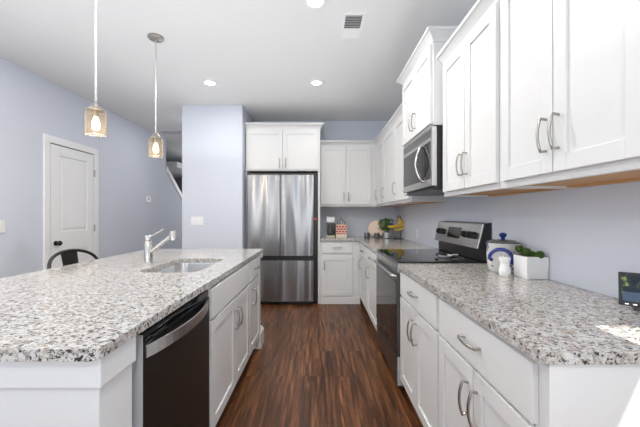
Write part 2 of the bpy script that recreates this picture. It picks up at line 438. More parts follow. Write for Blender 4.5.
# knob faces +x
mk = Matrix.Translation((0.014, DY0+0.065, 0.93)) @ Matrix.Rotation(PI/2, 4, 'Y')
MB().lathe([(0.028, 0), (0.028, 0.006), (0.010, 0.010), (0.010, 0.030), (0.026, 0.036), (0.029, 0.048), (0.022, 0.060), (0.004, 0.064)], 24).xform(mk).build('door_knob', M['bronze'], dr, smooth=True)
for hz in (1.80, 1.08, 0.25):
    MB().tube([(0.022, DY1+0.002, hz-0.045), (0.022, DY1+0.002, hz+0.045)], 0.008, 10).build('hinge', M['nickel'], dr, smooth=True)

# switches, thermostat, outlets
def plate(name, label, cat, loc, rotz, n=1, group=None):
    t = thing(name, label, cat, loc, rotz, group); hw = 0.036*n + (0.01 if n > 1 else 0)
    MB().box(-hw, hw, -0.006, 0, -0.058, 0.058).build('wall_plate', M['plate'], t, bevel=0.002)
    for i in range(n):
        x = (i-(n-1)/2)*0.046
        if name == 'outlet':
            for z in (-0.02, 0.02): MB().box(x-0.014, x+0.014, -0.008, -0.005, z-0.013, z+0.013).build('socket', M['plate'], t, bevel=0.002)
        else: MB().box(x-0.016, x+0.016, -0.010, -0.005, -0.033, 0.033).build('rocker', M['plate'], t, bevel=0.002)
    return t
plate('light_switch', 'white double rocker switch plate on the wall beside the refrigerator', 'light switch', (-1.660, 4.27, 1.168), 0, 2)
plate('light_switch', 'white switch plate on the left wall, at the picture edge before the door', 'light switch', (WL, 2.92, 1.14), PI/2, 2)
plate('outlet', 'white outlet on the backsplash wall left of the range', 'outlet', (WR, 3.86, 1.02), -PI/2, 1)
t = thing('thermostat', 'small white thermostat on the left wall past the door', 'thermostat', (WL, 5.50, 1.52), PI/2)
MB().box(-0.06, 0.06, -0.022, 0, -0.05, 0.05).build('housing', M['plate'], t, bevel=0.005)
MB().box(-0.035, 0.015, -0.0235, -0.0215, -0.012, 0.03).build('display', M['grey'], t)

# ------------------------------------------------------------------ CABINETS
def cabinet(name, label, loc, rotz, w_, z0, z1, depth, doors=(), drawers=(), upper=False, toe=True, cat='cabinet', group=None,
            body_extra=None, crownpath=None, crownz=None, flush_base=False):
    t = thing(name, label, cat, loc, rotz, group)
    b = MB()
    if upper:
        b.box(0.0005, w_-0.0005, 0, depth, z0+0.018, z1); b.box(0.0005, w_-0.0005, 0, 0.02, z0, z0+0.018)
        b.box(0.0005, 0.018, 0.02, depth, z0, z0+0.018); b.box(w_-0.018, w_-0.0005, 0.02, depth, z0, z0+0.018)
    else:
        b.box(0.0005, w_-0.0005, 0, depth, 0.105, z1)
        b.box(0.0005, w_-0.0005, 0.0 if flush_base else 0.07, depth, 0.0, 0.105)
    b.build('cabinet_body', M['cab'], t, bevel=0.0015)
    if upper:
        MB().box(0.02, w_-0.02, 0.022, depth-0.002, z0+0.010, z0+0.0175).box(0.02, w_-0.02, depth-0.05, depth-0.002, z0+0.001, z0+0.010).build('underside_panel', M['wood'], t, label='bare wood underside')
    if flush_base:
        MB().box(0, w_, -0.014, 0, 0.0, 0.095).box(0, w_, -0.008, 0, 0.095, 0.107).build('base_molding', M['cab'], t, bevel=0.002)
    for d in doors:
        x0, x1, a, c, hx, hz = d
        o = MB().shaker(x0, x1, a, c, -0.02).build('door', M['cab'], t, bevel=0.0018)
        if hx is not None: pull(o, hx, hz, True)
    for d in drawers:
        x0, x1, a, c, hd = d
        o = MB().box(x0, x1, -0.02, 0, a, c).build('drawer', M['cab'], t, bevel=0.003)
        if hd: pull(o, (x0+x1)/2, (a+c)/2 + (0.005), False)
    return t

R = -PI/2          # fronts facing -x (right run); local +x runs towards the camera
FX = 0.575         # face frame plane of the right base run
# near right: two 27" bases, ends at y .80
def r_base(y_far, y_near, label, kind):
    wd = y_far-y_near; m = 0.012; mid = wd/2
    return cabinet('base_cabinet', label, (FX, y_far, 0), R, wd, 0, 0.884, WR-FX-0.002,
        doors=[(m, mid-0.003, 0.12, 0.690, mid-0.035, 0.568), (mid+0.003, wd-m, 0.12, 0.690, mid+0.035, 0.568)] if kind == 2 else
              [(m, wd-m, 0.12, 0.690, kind, 0.60)],
        drawers=[(m, wd-m-0.012, 0.702, 0.862, True)], group=None)
c1 = r_base(2.182, 1.482, 'white base cabinet between the range and the nearest right-hand cabinet, one drawer over two doors', 2)
c2 = r_base(1.480, 0.800, 'nearest white base cabinet on the right, big drawer over two doors at the counter end', 2)
# end panel of the run
ep = MB().box(-0.004, WR-FX-0.002, 0, 0.018, 0.0, 0.884).build('end_panel', M['cab'], c2)
# local frame: x=width axis (toward camera), y=into the wall -> panel at local x = .68
ep.matrix_basis = Matrix.Translation((0.698, 0, 0)) @ Matrix.Rotation(PI/2, 4, 'Z')
# beyond the range
r_base(3.70, 2.998, 'white base cabinet just left of the range, one drawer over one door', 0.15)
r_base(4.38, 3.702, 'white base cabinet in the inner corner of the right run, one drawer over one door', 0.20)
# back base cabinet, right of the fridge
t = cabinet('base_cabinet', 'white base cabinet on the back wall beside the refrigerator, single drawer and door', (0.012, 4.43, 0), 0, 0.56, 0, 0.884, YB-4.43-0.002,
        doors=[(0.025, 0.445, 0.118, 0.672, 0.055, 0.545)], drawers=[(0.025, 0.445, 0.715, 0.862, True)], flush_base=True)

# right uppers
UF = 0.86; UD = WR-UF-0.002
def r_upper(y_far, y_near, label, doors, crn):
    wd = y_far-y_near
    t = cabinet('upper_cabinet', label, (UF, y_far, 0), R, wd, 1.375, 2.285, UD, doors=doors, upper=True)
    crown(t, crn(wd), 2.27)
    return t
def two(wd): 
    m = 0.02; mid = wd/2
    return [(m, mid-0.003, 1.405, 2.262, mid-0.03, 1.545), (mid+0.003, wd-m, 1.405, 2.262, mid+0.03, 1.545)]
r_upper(2.168, 1.484, 'white two-door upper cabinet directly right of the microwave', two(0.684), lambda w_: [(0, 0), (w_, 0)])
r_upper(1.482, 0.790, 'nearest white two-door upper cabinet, at the top right corner of the picture', two(0.692), lambda w_: [(0, 0), (w_, 0), (w_, UD)])
r_upper(3.55, 2.942, 'white one-door upper cabinet directly left of the microwave', [(0.02, 0.588, 1.405, 2.262, 0.06, 1.545)], lambda w_: [(0, 0), (w_, 0)])
r_upper(4.18, 3.552, 'white upper cabinet on the right wall, middle of the three left of the microwave', [(0.02, 0.608, 1.405, 2.262, 0.06, 1.545)], lambda w_: [(0, 0), (w_, 0)])
r_upper(4.998, 4.182, 'white upper cabinet on the right wall, in the far corner above the bananas', [(0.36, 0.796, 1.405, 2.262, 0.40, 1.545)], lambda w_: [(0.328, 0), (w_, 0)])
# tall cabinet above the microwave
t = cabinet('microwave_cabinet', 'white taller two-door cabinet above the microwave', (0.785, 2.930, 0), R, 0.76, 1.872, 2.46, WR-0.785-0.002,
        doors=[(0.012, 0.378, 1.885, 2.43, 0.345, 2.00), (0.382, 0.748, 1.885, 2.43, 0.415, 2.00)], upper=True)
crown(t, [(0, WR-0.785-0.002), (0, 0), (0.76, 0), (0.76, WR-0.785-0.002)], 2.445)
# back uppers
t = cabinet('upper_cabinet', 'white two-door upper cabinet on the back wall, right of the refrigerator cabinet', (0.012, 4.67, 0), 0, 0.845, 1.375, 2.285, YB-4.67-0.002,
        doors=[(0.008, 0.376, 1.405, 2.262, 0.345, 1.52), (0.383, 0.75, 1.405, 2.262, 0.415, 1.52)], upper=True)
crown(t, [(0.005, 0), (0.845, 0)], 2.27)
# refrigerator cabinet
t = cabinet('refrigerator_cabinet', 'deep white two-door cabinet above the stainless refrigerator', (-1.04, 4.43, 0), 0, 1.05, 1.868, 2.475, YB-4.43-0.002,
        doors=[(0.01, 0.521, 1.885, 2.44, 0.485, 1.98), (0.528, 1.015, 1.885, 2.44, 0.565, 1.98)], upper=True)
crown(t, [(0, 0), (1.05, 0), (1.05, YB-4.43-0.002)], 2.46)
MB().box(1.018, 1.0495, 0, YB-4.43-0.002, 0, 1.867).build('side_panel', M['cab'], t, bevel=0.001)
MB().box(0.002, 0.02, 0.0, YB-4.43-0.002, 0, 1.867).build('side_panel', M['cab'], t, bevel=0.001)

# ------------------------------------------------------------------ COUNTERTOPS
def slab(outer, hole=None, z0=0.884, z1=0.914):
    bm = bmesh.new(); edges = []
    for loop in ([outer] + ([hole] if hole else [])):
        vs = [bm.verts.new((p[0], p[1], z0)) for p in loop]
        for i in range(len(vs)): edges.append(bm.edges.new((vs[i], vs[(i+1) % len(vs)])))
    r = bmesh.ops.triangle_fill(bm, use_beauty=True, use_dissolve=False, edges=edges)
    faces = list(bm.faces)
    e = bmesh.ops.extrude_face_region(bm, geom=faces)
    bmesh.ops.translate(bm, verts=[g for g in e['geom'] if isinstance(g, bmesh.types.BMVert)], vec=(0, 0, z1-z0))
    m = MB(); m.bm.free(); m.bm = bm; return m
def rrect(x0, x1, y0, y1, r, n=8, corners=(1, 1, 1, 1)):
    pts = []
    for k, (cx, cy, a0) in enumerate(((x1-r, y0+r, -PI/2), (x1-r, y1-r, 0), (x0+r, y1-r, PI/2), (x0+r, y0+r, PI))):
        if corners[k]:
            pts += [(cx + r*math.cos(a0+PI/2*i/n), cy + r*math.sin(a0+PI/2*i/n)) for i in range(n+1)]
        else: pts.append(((x1, y0), (x1, y1), (x0, y1), (x0, y0))[k])
    return pts
o = slab(rrect(0.545, WR-0.001, 0.770, 2.184, 0.018, corners=(0, 0, 0, 1))).build('countertop', M['granite'], bevel=0.009, segs=3)
tag(o, 'nearest right-hand granite countertop, with the planter and crock on it', 'countertop')
o = slab([(0.545, 2.996), (WR-0.001, 2.996), (WR-0.001, YB-0.001), (0.013, YB-0.001), (0.013, 4.40), (0.545, 4.40)]).build('countertop', M['granite'], bevel=0.009, segs=3)
tag(o, 'L-shaped granite countertop in the far corner, under the bananas and coffee maker', 'countertop')
SX0, SX1, SY0, SY1 = -1.08, -0.72, 1.84, 2.43
o = slab(rrect(-1.691, -0.555, 0.785, 3.140, 0.025), rrect(SX0, SX1, SY0, SY1, 0.07)[::-1]).build('countertop', M['granite'], bevel=0.009, segs=3)
tag(o, 'large granite island countertop with an undermount sink', 'countertop')

# sink
t = thing('sink', 'stainless undermount sink set in the island countertop', 'sink', ((SX0+SX1)/2, (SY0+SY1)/2, 0.70))
b = MB(); rings = []
hx, hy = (SX1-SX0)/2, (SY1-SY0)/2
for (g, z, r) in ((0.022, 0.1825, 0.085), (-0.002, 0.1825, 0.068), (-0.004, 0.170, 0.068), (-0.012, 0.03, 0.065), (-0.022, 0.010, 0.06), (-0.05, 0.0, 0.05), (-0.12, -0.004, 0.03)):
    rings.append([b.bm.verts.new((p[0], p[1], z)) for p in rrect(-hx-g, hx+g, -hy-g, hy+g, r)])
for i in range(len(rings)-1):
    n = len(rings[0])
    for j in range(n): b.bm.faces.new((rings[i][j], rings[i][(j+1) % n], rings[i+1][(j+1) % n], rings[i+1][j]))
b.bm.faces.new(rings[-1])
o = b.build('basin', M['sink'], t, smooth=True)
md = o.modifiers.new('thickness', 'SOLIDIFY'); md.thickness = 0.0015; md.offset = 0
MB().lathe([(0.040, -0.002), (0.040, 0.002), (0.030, 0.003), (0.012, -0.001)], 24).build('drain', M['chrome'], t, smooth=True)

# faucet
t = thing('faucet', 'brushed nickel pull-out faucet standing beside the island sink', 'faucet', (-1.205, 2.22, 0.9145))
MB().lathe([(0.031, 0), (0.031, 0.006), (0.0275, 0.009), (0.027, 0.150), (0.0255, 0.152), (0.027, 0.155), (0.027, 0.182), (0.022, 0.190), (0.006, 0.193)], 28).build('faucet_body', M['chrome'], t, smooth=True)
MB().tube([(0.015, 0, 0.075), (0.05, 0, 0.100), (0.10, 0, 0.142), (0.150, 0, 0.180), (0.163, 0, 0.190)], [0.017, 0.014, 0.0135, 0.0135, 0.015], 16).build('spout', M['chrome'], t, smooth=True)
MB().tube([(0.170, 0, 0.222), (0.173, 0, 0.205), (0.177, 0, 0.160)], [0.021, 0.025, 0.026], 18).build('spray_head', M['chrome'], t, smooth=True)
MB().tube([(0.0, 0, 0.178), (0.045, 0, 0.200), (0.105, 0, 0.236)], [0.005, 0.0045, 0.004], 10).build('lever', M['chrome'], t, smooth=True)

# ------------------------------------------------------------------ ISLAND
IX = -0.575
t = thing('kitchen_island', 'white panelled island base under the granite, holding the dishwasher and sink cabinet', 'kitchen island', (-1.0, 2.0, 0))
def ib(*a): # world box, into island-local coordinates
    x0, x1, y0, y1, z0, z1 = a; return (x0+1.0, x1+1.0, y0-2.0, y1-2.0, z0, z1)
MB().box(*ib(-1.36, IX, 0.822, 0.968, 0, 0.883)).build('end_panel', M['islandw'], t, bevel=0.003)
b = MB().box(*ib(-1.372, IX+0.012, 0.810, 0.968, 0.803, 0.883)); b.build('apron', M['islandw'], t, bevel=0.003)
MB().box(*ib(-1.36, -1.19, 0.969, 3.07, 0, 0.883)).build('back_panel', M['islandw'], t, bevel=0.003)
b = MB().box(*ib(-1.189, IX-0.0, 3.0, 3.07, 0, 0.883)); b.box(*ib(-0.62, IX+0.004, 2.955, 3.0, 0, 0.883))
b.build('corner_post', M['cab'], t, bevel=0.003)
b = MB().box(*ib(-0.66, IX+0.03, 2.935, 3.095, 0, 0.150)); b.box(*ib(-0.65, IX+0.018, 2.945, 3.085, 0.150, 0.172)); 
b.build('post_base', M['cab'], t, bevel=0.004)
MB().box(*ib(-0.65, IX+0.022, 2.945, 3.082, 0.84, 0.883)).build('post_cap', M['cab'], t, bevel=0.004)
Lr = PI/2
def i_cab(y0, y1, label, doors, drawers):
    return cabinet('base_cabinet', label, (IX, y0, 0), Lr, y1-y0, 0, 0.872 if y0 < 2 else 0.883, 0.60, doors=doors, drawers=drawers)
# sink base is open-topped around the bowl: shallow body
t = thing('sink_cabinet', 'white two-door sink cabinet in the island between dishwasher and narrow drawer cabinet', 'cabinet', (IX, 1.615, 0), Lr)
wd = 0.893
b = MB(); b.box(0.0005, wd, 0, 0.02, 0.105, 0.883); b.box(0.0005, 0.018, 0.02, 0.60, 0.105, 0.883); b.box(wd-0.018, wd, 0.02, 0.60, 0.105, 0.883)
b.box(0.018, wd-0.018, 0.02, 0.60, 0.105, 0.123); b.box(0.018, wd-0.018, 0.582, 0.60, 0.123, 0.883); b.box(0.0005, wd, 0.07, 0.60, 0, 0.105)
b.build('cabinet_body', M['cab'], t)
for x0, x1, hx in ((0.012, 0.477, 0.442), (0.481, wd-0.012, 0.516)):
    o = MB().shaker(x0, x1, 0.12, 0.698, -0.02).build('door', M['cab'], t, bevel=0.0018); pull(o, hx, 0.57, True)
MB().box(0.012, wd-0.012, -0.02, 0, 0.712, 0.868).build('false_front', M['cab'], t, bevel=0.003)
i_cab(2.510, 2.954, 'narrow white island cabinet with one drawer and door beside the corner post',
      [(0.012, 0.432, 0.12, 0.698, 0.11, 0.57)], [(0.012, 0.432, 0.712, 0.868, True)])
# dishwasher
t = thing('dishwasher', 'black stainless dishwasher with a curved silver handle, in the island', 'dishwasher', (IX, 1.000, 0), Lr)
MB().box(0.001, 0.606, 0.03, 0.58, 0.02, 0.865).build('tub_housing', M['black'], t)
MB().box(0.0015, 0.6055, -0.014, 0.028, 0.115, 0.835).build('door', M['blacksteel'], t, bevel=0.002)
MB().box(0.0015, 0.6055, -0.008, 0.028, 0.837, 0.868).build('control_panel', M['blackgloss'], t, bevel=0.002)
MB().box(0.0, 0.0013, -0.0135, 0.028, 0.115, 0.868).build('side_strip', M['edge'], t, label='light grey side edge')
MB().box(0.003, 0.603, 0.05, 0.07, 0.0, 0.105).build('kick_plate', M['black'], t)
b = MB(); n = 14; v = []
for i in range(n+1):
    a = i/n; x = 0.02+a*0.567; y = -0.016-0.042*math.sin(PI*a)**0.8
    v.append([b.bm.verts.new(p) for p in ((x, y, 0.785), (x, y, 0.828), (x, y+0.010, 0.828), (x, y+0.010, 0.785))])
for i in range(n):
    for j in range(4): b.bm.faces.new((v[i][j], v[i][(j+1) % 4], v[i+1][(j+1) % 4], v[i+1][j]))
b.bm.faces.new(v[0][::-1]); b.bm.faces.new(v[-1])
b.build('handle', M['steelh'], t, bevel=0.002)
MB().box(0.06, 0.15, -0.0155, -0.013, 0.845-0.004, 0.848).build('vent_slot', M['greysteel'], t)

# ------------------------------------------------------------------ REFRIGERATOR
t = thing('refrigerator', 'stainless french-door refrigerator with bottom freezer in its white surround', 'refrigerator', (-1.008, 4.35, 0))
FW = 0.925
MB().box(-0.007, FW+0.052, 0.065, 0.64, 0.03, 1.84).build('cabinet_case', M['black'], t, bevel=0.004)
def fdoor(nm, x0, x1, z0, z1):
    b = MB(); n = 10; ring0 = []; ring1 = []
    # slightly bowed front
    for i in range(n+1):
        a = i/n; x = x0+(x1-x0)*a; y = -0.000 + 0.012*(2*a-1)**4
        ring0.append((x, y))
    poly = ring0 + [(x1, 0.06), (x0, 0.06)]
    lo = [b.bm.verts.new((p[0], p[1], z0)) for p in poly]; hi = [b.bm.verts.new((p[0], p[1], z1)) for p in poly]
    b.bm.faces.new(lo[::-1]); b.bm.faces.new(hi)
    for i in range(len(poly)): b.bm.faces.new((lo[i], lo[(i+1) % len(poly)], hi[(i+1) % len(poly)], hi[i]))
    return b.build(nm, M['steel'], t, smooth=True)
mid = 0.462
fdoor('door', 0, mid-0.006, 0.685, 1.805); fdoor('door', mid+0.006, FW, 0.685, 1.805)
fdoor('freezer_drawer', 0, FW, 0.055, 0.620)
MB().box(0.004, FW-0.004, 0.02, 0.064, 0.622, 0.683).build('handle_recess', M['black'], t)
MB().box(mid-0.0055, mid+0.0055, 0.012, 0.064, 0.69, 1.80).build('door_seal', M['black'], t)
MB().box(0.01, FW-0.01, 0.05, 0.09, 0.004, 0.052).build('grille', M['black'], t)
o = MB().lathe([(0.020, 0), (0.022, 0.006), (0.016, 0.010)], 6).xform(Matrix.Rotation(PI/2, 4, 'X')).build('magnet', M['red'], loc=(-0.058, 4.4145, 1.195))
tag(o, 'small red magnet on the black edge right of the refrigerator doors', 'magnet')

# ------------------------------------------------------------------ RANGE
RW = 0.806
t = thing('range', 'slide-in stainless electric range with black glass top on the right', 'range', (0.575, 2.993, 0), R)
MB().box(0.001, RW-0.001, 0.002, 0.60, 0.03, 0.905).build('range_body', M['black'], t)
for x in (0.05, RW-0.05):
    for y in (0.06, 0.55): MB().tube([(x, y, 0), (x, y, 0.03)], 0.015, 10).build('foot', M['black'], t)
MB().box(0.001, RW-0.001, -0.03, 0.60, 0.905, 0.925).build('cooktop', M['blackgloss'], t, bevel=0.003)
for x, y, r in ((0.22, 0.14, 0.10), (0.58, 0.14, 0.085), (0.22, 0.42, 0.08), (0.58, 0.42, 0.10)):
    MB().lathe([(r, 0.9251), (r, 0.9255), (r-0.003, 0.9255), (r-0.003, 0.9251)], 40, (x, y), cap=False).build('burner_ring', M['grey'], t)
MB().box(0.001, RW-0.001, -0.032, 0.001, 0.845, 0.904).build('front_trim', M['steelh'], t, bevel=0.003)
d = MB().box(0.004, RW-0.004, -0.035, 0.001, 0.275, 0.842).build('oven_door', M['greysteel'], t, bevel=0.003)
MB().box(0.012, RW-0.012, -0.0375, -0.034, 0.283, 0.775).build('oven_window', M['blackgloss'], d, bevel=0.001)
MB().tube([(0.04, -0.030, 0.815), (0.04, -0.062, 0.822), (RW-0.04, -0.062, 0.822), (RW-0.04, -0.030, 0.815)], 0.011, 12).build('handle', M['steelh'], d, smooth=True)
MB().box(0.37, 0.43, -0.0385, -0.037, 0.315, 0.325).build('badge', M['nickel'], d)
MB().box(0.004, RW-0.004, -0.033, 0.001, 0.065, 0.262).build('storage_drawer', M['greysteel'], t, bevel=0.003)
MB().box(RW-0.0038, RW-0.0005, -0.033, 0.001, 0.065, 0.262).build('edge_trim', M['edge'], t)
# backguard, leaning face
b = MB(); b.hexa([(0.001, 0.555, 0.926), (RW-0.001, 0.555, 0.926), (RW-0.001, 0.620, 0.926), (0.001, 0.620, 0.926),
                  (0.001, 0.555, 1.02), (RW-0.001, 0.555, 1.02), (RW-0.001, 0.620, 1.02), (0.001, 0.620, 1.02)])
b.hexa([(0.001, 0.53, 1.02), (RW-0.001, 0.53, 1.02), (RW-0.001, 0.620, 1.02), (0.001, 0.620, 1.02),
        (0.001, 0.57, 1.185), (RW-0.001, 0.57, 1.185), (RW-0.001, 0.620, 1.195), (0.001, 0.620, 1.195)])
b.build('backguard_body', M['black'], t, bevel=0.004)
def onface(x0, x1, s0, s1, th):     # plates lying on the leaning face; s along face height 0..1
    def P(x, s, o): return (x, 0.53+0.04*s-o*0.972, 1.02+0.165*s-o*0.235)
    return [P(x0, s0, 0), P(x1, s0, 0), P(x1, s0, th), P(x0, s0, th), P(x0, s1, 0), P(x1, s1, 0), P(x1, s1, th), P(x0, s1, th)]
pn = MB().hexa(onface(0.0, RW, -0.02, 1.03, 0.012)).build('control_panel', M['steelh'], t, bevel=0.003)
MB().hexa([tuple(Vector(p)) for p in onface(0.26, 0.50, 0.28, 0.80, 0.0135)]).build('display', M['blackgloss'], pn)
for x in (0.07, 0.16, 0.58, 0.66, 0.73):
    c = Vector((x, 0.53+0.04*0.52-0.011, 1.02+0.165*0.52-0.003))
    MB().lathe([(0.026, 0), (0.026, 0.010), (0.020, 0.026), (0.004, 0.028)], 20).box(-0.004, 0.004, -0.018, 0.018, 0.02, 0.032).xform(Matrix.Translation(c) @ Matrix.Rotation(math.radians(76), 4, 'X')).build('knob', M['black'], pn, smooth=True)

# ------------------------------------------------------------------ MICROWAVE
t = thing('microwave', 'stainless over-the-range microwave with a bowed handle', 'microwave', (0.79, 2.930, 0), R)
MW = 0.758
MB().box(0.002, MW-0.002, 0.022, WR-0.79-0.003, 1.435, 1.868).build('case', M['black'], t, bevel=0.003)
d = MB().box(0.002, MW-0.002, -0.012, 0.021, 1.452, 1.866).build('door', M['steelh'], t, bevel=0.004)
MB().box(0.03, 0.56, -0.0145, -0.011, 1.505, 1.770).build('window', M['blackgloss'], d, bevel=0.002)
MB().box(0.575, 0.72, -0.0145, -0.011, 1.505, 1.770).build('keypad', M['blackgloss'], d, bevel=0.002)
MB().tube([(0.555, -0.012, 1.50)] + [(0.555, -0.030-0.035*math.sin(PI*i/8), 1.51+0.25*i/8) for i in range(9)] + [(0.555, -0.012, 1.77)], 0.010, 12).build('handle', M['chrome'], d, smooth=True)
MB().box(0.02, MW-0.02, 0.0, 0.36, 1.428, 1.4345).build('vent_grille', M['black'], t)
b = MB()
for i in range(5): b.box(0.03, MW-0.03, -0.0135, -0.0115, 1.80+i*0.011, 1.804+i*0.011)
b.build('louver', M['black'], d)

# ------------------------------------------------------------------ CEILING FIXTURES
def downlight(x, y, label):
    t = thing('recessed_light', label, 'ceiling light', (x, y, HC), 0)
    MB().lathe([(0.085, -0.0005), (0.085, -0.006), (0.056, -0.010), (0.052, -0.001)], 36, cap=False).build('trim_ring', M['trim'], t, smooth=True)
    MB().lathe([(0.052, -0.004), (0.045, -0.006), (0.02, -0.0065)], 32).build('lens', M['lens'], t, smooth=True)
    l = down_lamp(0, 0, 15 if y < 3 else 4); l.parent = t; l.location = (0, 0, -0.012)
    return t
downlight(-1.23, 3.54, 'round recessed ceiling light at the left, above the far end of the island')
downlight(-0.03, 3.54, 'round recessed ceiling light in front of the refrigerator cabinet')
downlight(-0.03, 2.19, 'round recessed ceiling light at the top edge of the picture')
# pendants
def pendant(x, y, label):
    t = thing('pendant_light', label, 'pendant light', (x, y, HC))
    MB().lathe([(0.062, -0.0005), (0.062, -0.012), (0.050, -0.022), (0.010, -0.026)], 32).build('canopy', M['nickel'], t, smooth=True)
    MB().tube([(0, 0, -0.024), (0, 0, -0.815)], 0.006, 12).build('rod', M['rail'], t, smooth=True)
    MB().lathe([(0.008, -0.80), (0.020, -0.812), (0.034, -0.832), (0.048, -0.844), (0.048, -0.850), (0.016, -0.851), (0.016, -0.890)], 32).build('socket_cap', M['nickel'], t, smooth=True)
    b = MB(); b.lathe([(0.048, -0.851), (0.0555, -0.858), (0.0555, -1.000), (0.0530, -1.000), (0.0530, -0.858), (0.046, -0.853)], 40, cap=False)
    b.build('glass_shade', M['glass'], t, smooth=True)
    b = MB(); b.lathe([(0.010, -0.892), (0.018, -0.915), (0.022, -0.940), (0.018, -0.962), (0.004, -0.972)], 20)
    b.build('bulb', M['bulb'], t, smooth=True)
    d = bpy.data.lights.new('pendant_lamp', 'POINT'); d.energy = 3.0; d.shadow_soft_size = 0.03; d.color = (1, 0.8, 0.55)
    l = bpy.data.objects.new('lamp', d); COL.objects.link(l); l.parent = t; l.location = (0, 0, -1.02)
    return t
pendant(-1.37, 1.93, 'nearer, left glass pendant light over the island')
pendant(-1.37, 2.637, 'farther, right glass pendant light over the island, nearest the pillar wall')
# air vents
def air_vent(label, loc, sx, sy, n):
    t = thing('ceiling_vent', label, 'air vent', loc)
    b = MB(); f = 0.022
    b.box(-sx, sx, -sy, -sy+f, -0.008, 0); b.box(-sx, sx, sy-f, sy, -0.008, 0); b.box(-sx, -sx+f, -sy+f, sy-f, -0.008, 0); b.box(sx-f, sx, -sy+f, sy-f, -0.008, 0)
    b.build('frame', M['trim'], t, bevel=0.002)
    MB().box(-sx+f, sx-f, -sy+f, sy-f, -0.002, -0.0005).build('backing', M['ventdark'], t)
    for i in range(n):
        y = -sy+f+(2*sy-2*f)*(i+0.5)/n; hw = (sy-f)/n*(0.55 if y < 0.02 else 1.05)
        tilt = 0.9 if y < 0.02 else -0.25
        b = MB().box(-sx+f, sx-f, -hw, hw, -0.0006, 0.0006).xform(Matrix.Translation((0, y, -0.005)) @ Matrix.Rotation(tilt, 4, 'X'))
        b.build('louver', M['trim'], t)
    return t
air_vent('white rectangular ceiling vent above the kitchen aisle', (0.258, 2.49, HC), 0.085, 0.17, 14)
air_vent('wide return vent in the hall ceiling, behind the farther pendant', (-2.55, 5.72, HC), 0.32, 0.16, 10)

# ------------------------------------------------------------------ STOOL
def stool(loc, rotz, label):
    t = thing('counter_stool', label, 'stool', loc, rotz)   # back towards -y local
    MB().box(-0.17, 0.17, -0.16, 0.16, 0.655, 0.672).build('seat', M['darkmetal'], t, bevel=0.012)
    for sx in (-1, 1):
        for sy in (-1, 1):
            MB().tube([(0.145*sx, 0.135*sy, 0.655), (0.20*sx, 0.19*sy, 0.0)], [0.017, 0.012], 10).build('leg', M['darkmetal'], t, smooth=True)
    for a, c in (((-0.183, -0.172, 0.25), (0.183, -0.172, 0.25)), ((-0.183, 0.172, 0.25), (0.183, 0.172, 0.25)), ((-0.183, -0.172, 0.30), (-0.183, 0.172, 0.30)), ((0.183, -0.172, 0.30), (0.183, 0.172, 0.30))):
        MB().tube([a, c], 0.008, 8).build('footrest', M['darkmetal'], t, smooth=True)
    pts = []
    for i in range(17):
        a = PI*i/16; pts.append((-0.228*math.cos(a), -0.15-0.06*math.sin(a), 0.86+0.13*math.sin(a)**0.75))
    pts = [(-0.165, 0.0, 0.664), (-0.185, -0.08, 0.76)] + pts + [(0.185, -0.08, 0.76), (0.165, 0.0, 0.664)]
    MB().tube(pts, 0.011, 12).build('back_frame', M['darkmetal'], t, smooth=True)
    MB().hexa([(-0.06, -0.158, 0.665), (0.06, -0.158, 0.665), (0.06, -0.154, 0.665), (-0.06, -0.154, 0.665),
               (-0.075, -0.212, 0.985), (0.075, -0.212, 0.985), (0.075, -0.208, 0.985), (-0.075, -0.208, 0.985)]).build('back_splat', M['darkmetal'], t, bevel=0.001)
    return t
stool((-1.62, 2.30, 0), -PI/2, 'black metal counter stool tucked against the left side of the island')

# ------------------------------------------------------------------ COUNTER THINGS, right
CZ = 0.9145
t = thing('crock', 'lidded grey stoneware crock with blue handles, beside the range', 'crock', (1.090, 1.872, CZ), -0.53)
MB().lathe([(0.068, 0), (0.078, 0.01), (0.085, 0.06), (0.087, 0.11), (0.083, 0.150), (0.088, 0.160), (0.088, 0.170)], 40).build('pot', M['crock'], t, smooth=True)
MB().lathe([(0.089, 0.1705), (0.090, 0.176), (0.06, 0.188), (0.015, 0.192)], 40).build('lid', M['glassjar'], t, smooth=True)
MB().lathe([(0.010, 0.190), (0.011, 0.202), (0.019, 0.210), (0.020, 0.222), (0.010, 0.230)], 20).build('lid_knob', M['blue'], t, smooth=True)
MB().tube([(-0.058, -0.070, 0.075)] + [(-0.010-0.058*math.cos(PI*i/10), -0.088-0.006*math.sin(PI*i/10), 0.085+0.055*math.sin(PI*i/10)) for i in range(11)] + [(0.045, -0.074, 0.06)], 0.010, 12).build('handle', M['blue'], t, smooth=True)
t = thing('shaker', 'small white waisted ceramic shaker in front of the crock', 'shaker', (1.02, 1.735, CZ))
MB().lathe([(0.026, 0), (0.029, 0.004), (0.029, 0.035), (0.022, 0.065), (0.022, 0.072), (0.030, 0.096), (0.028, 0.103), (0.015, 0.105)], 28).build('shaker_body', M['white'], t, smooth=True)
MB().lathe([(0.004, 0.105), (0.005, 0.114), (0.003, 0.118)], 12).build('finial', M['nickel'], t, smooth=True)
t = thing('planter', 'square white ceramic planter at the wall holding green moss balls', 'planter', (1.139, 1.70, CZ))
hw, hd, H = 0.056, 0.056, 0.116
b = MB(); b.hexa([(-hw, -hd, 0), (hw, -hd, 0), (hw, hd, 0), (-hw, hd, 0), (-hw-0.002, -hd-0.002, H), (hw+0.002, -hd-0.002, H), (hw+0.002, hd+0.002, H), (-hw-0.002, hd+0.002, H)])
b.build('pot', M['white'], t, bevel=0.002)
MB().box(-hw+0.006, hw-0.006, -hd+0.006, hd-0.006, H, H+0.0015).build('soil', M['stem'], t)
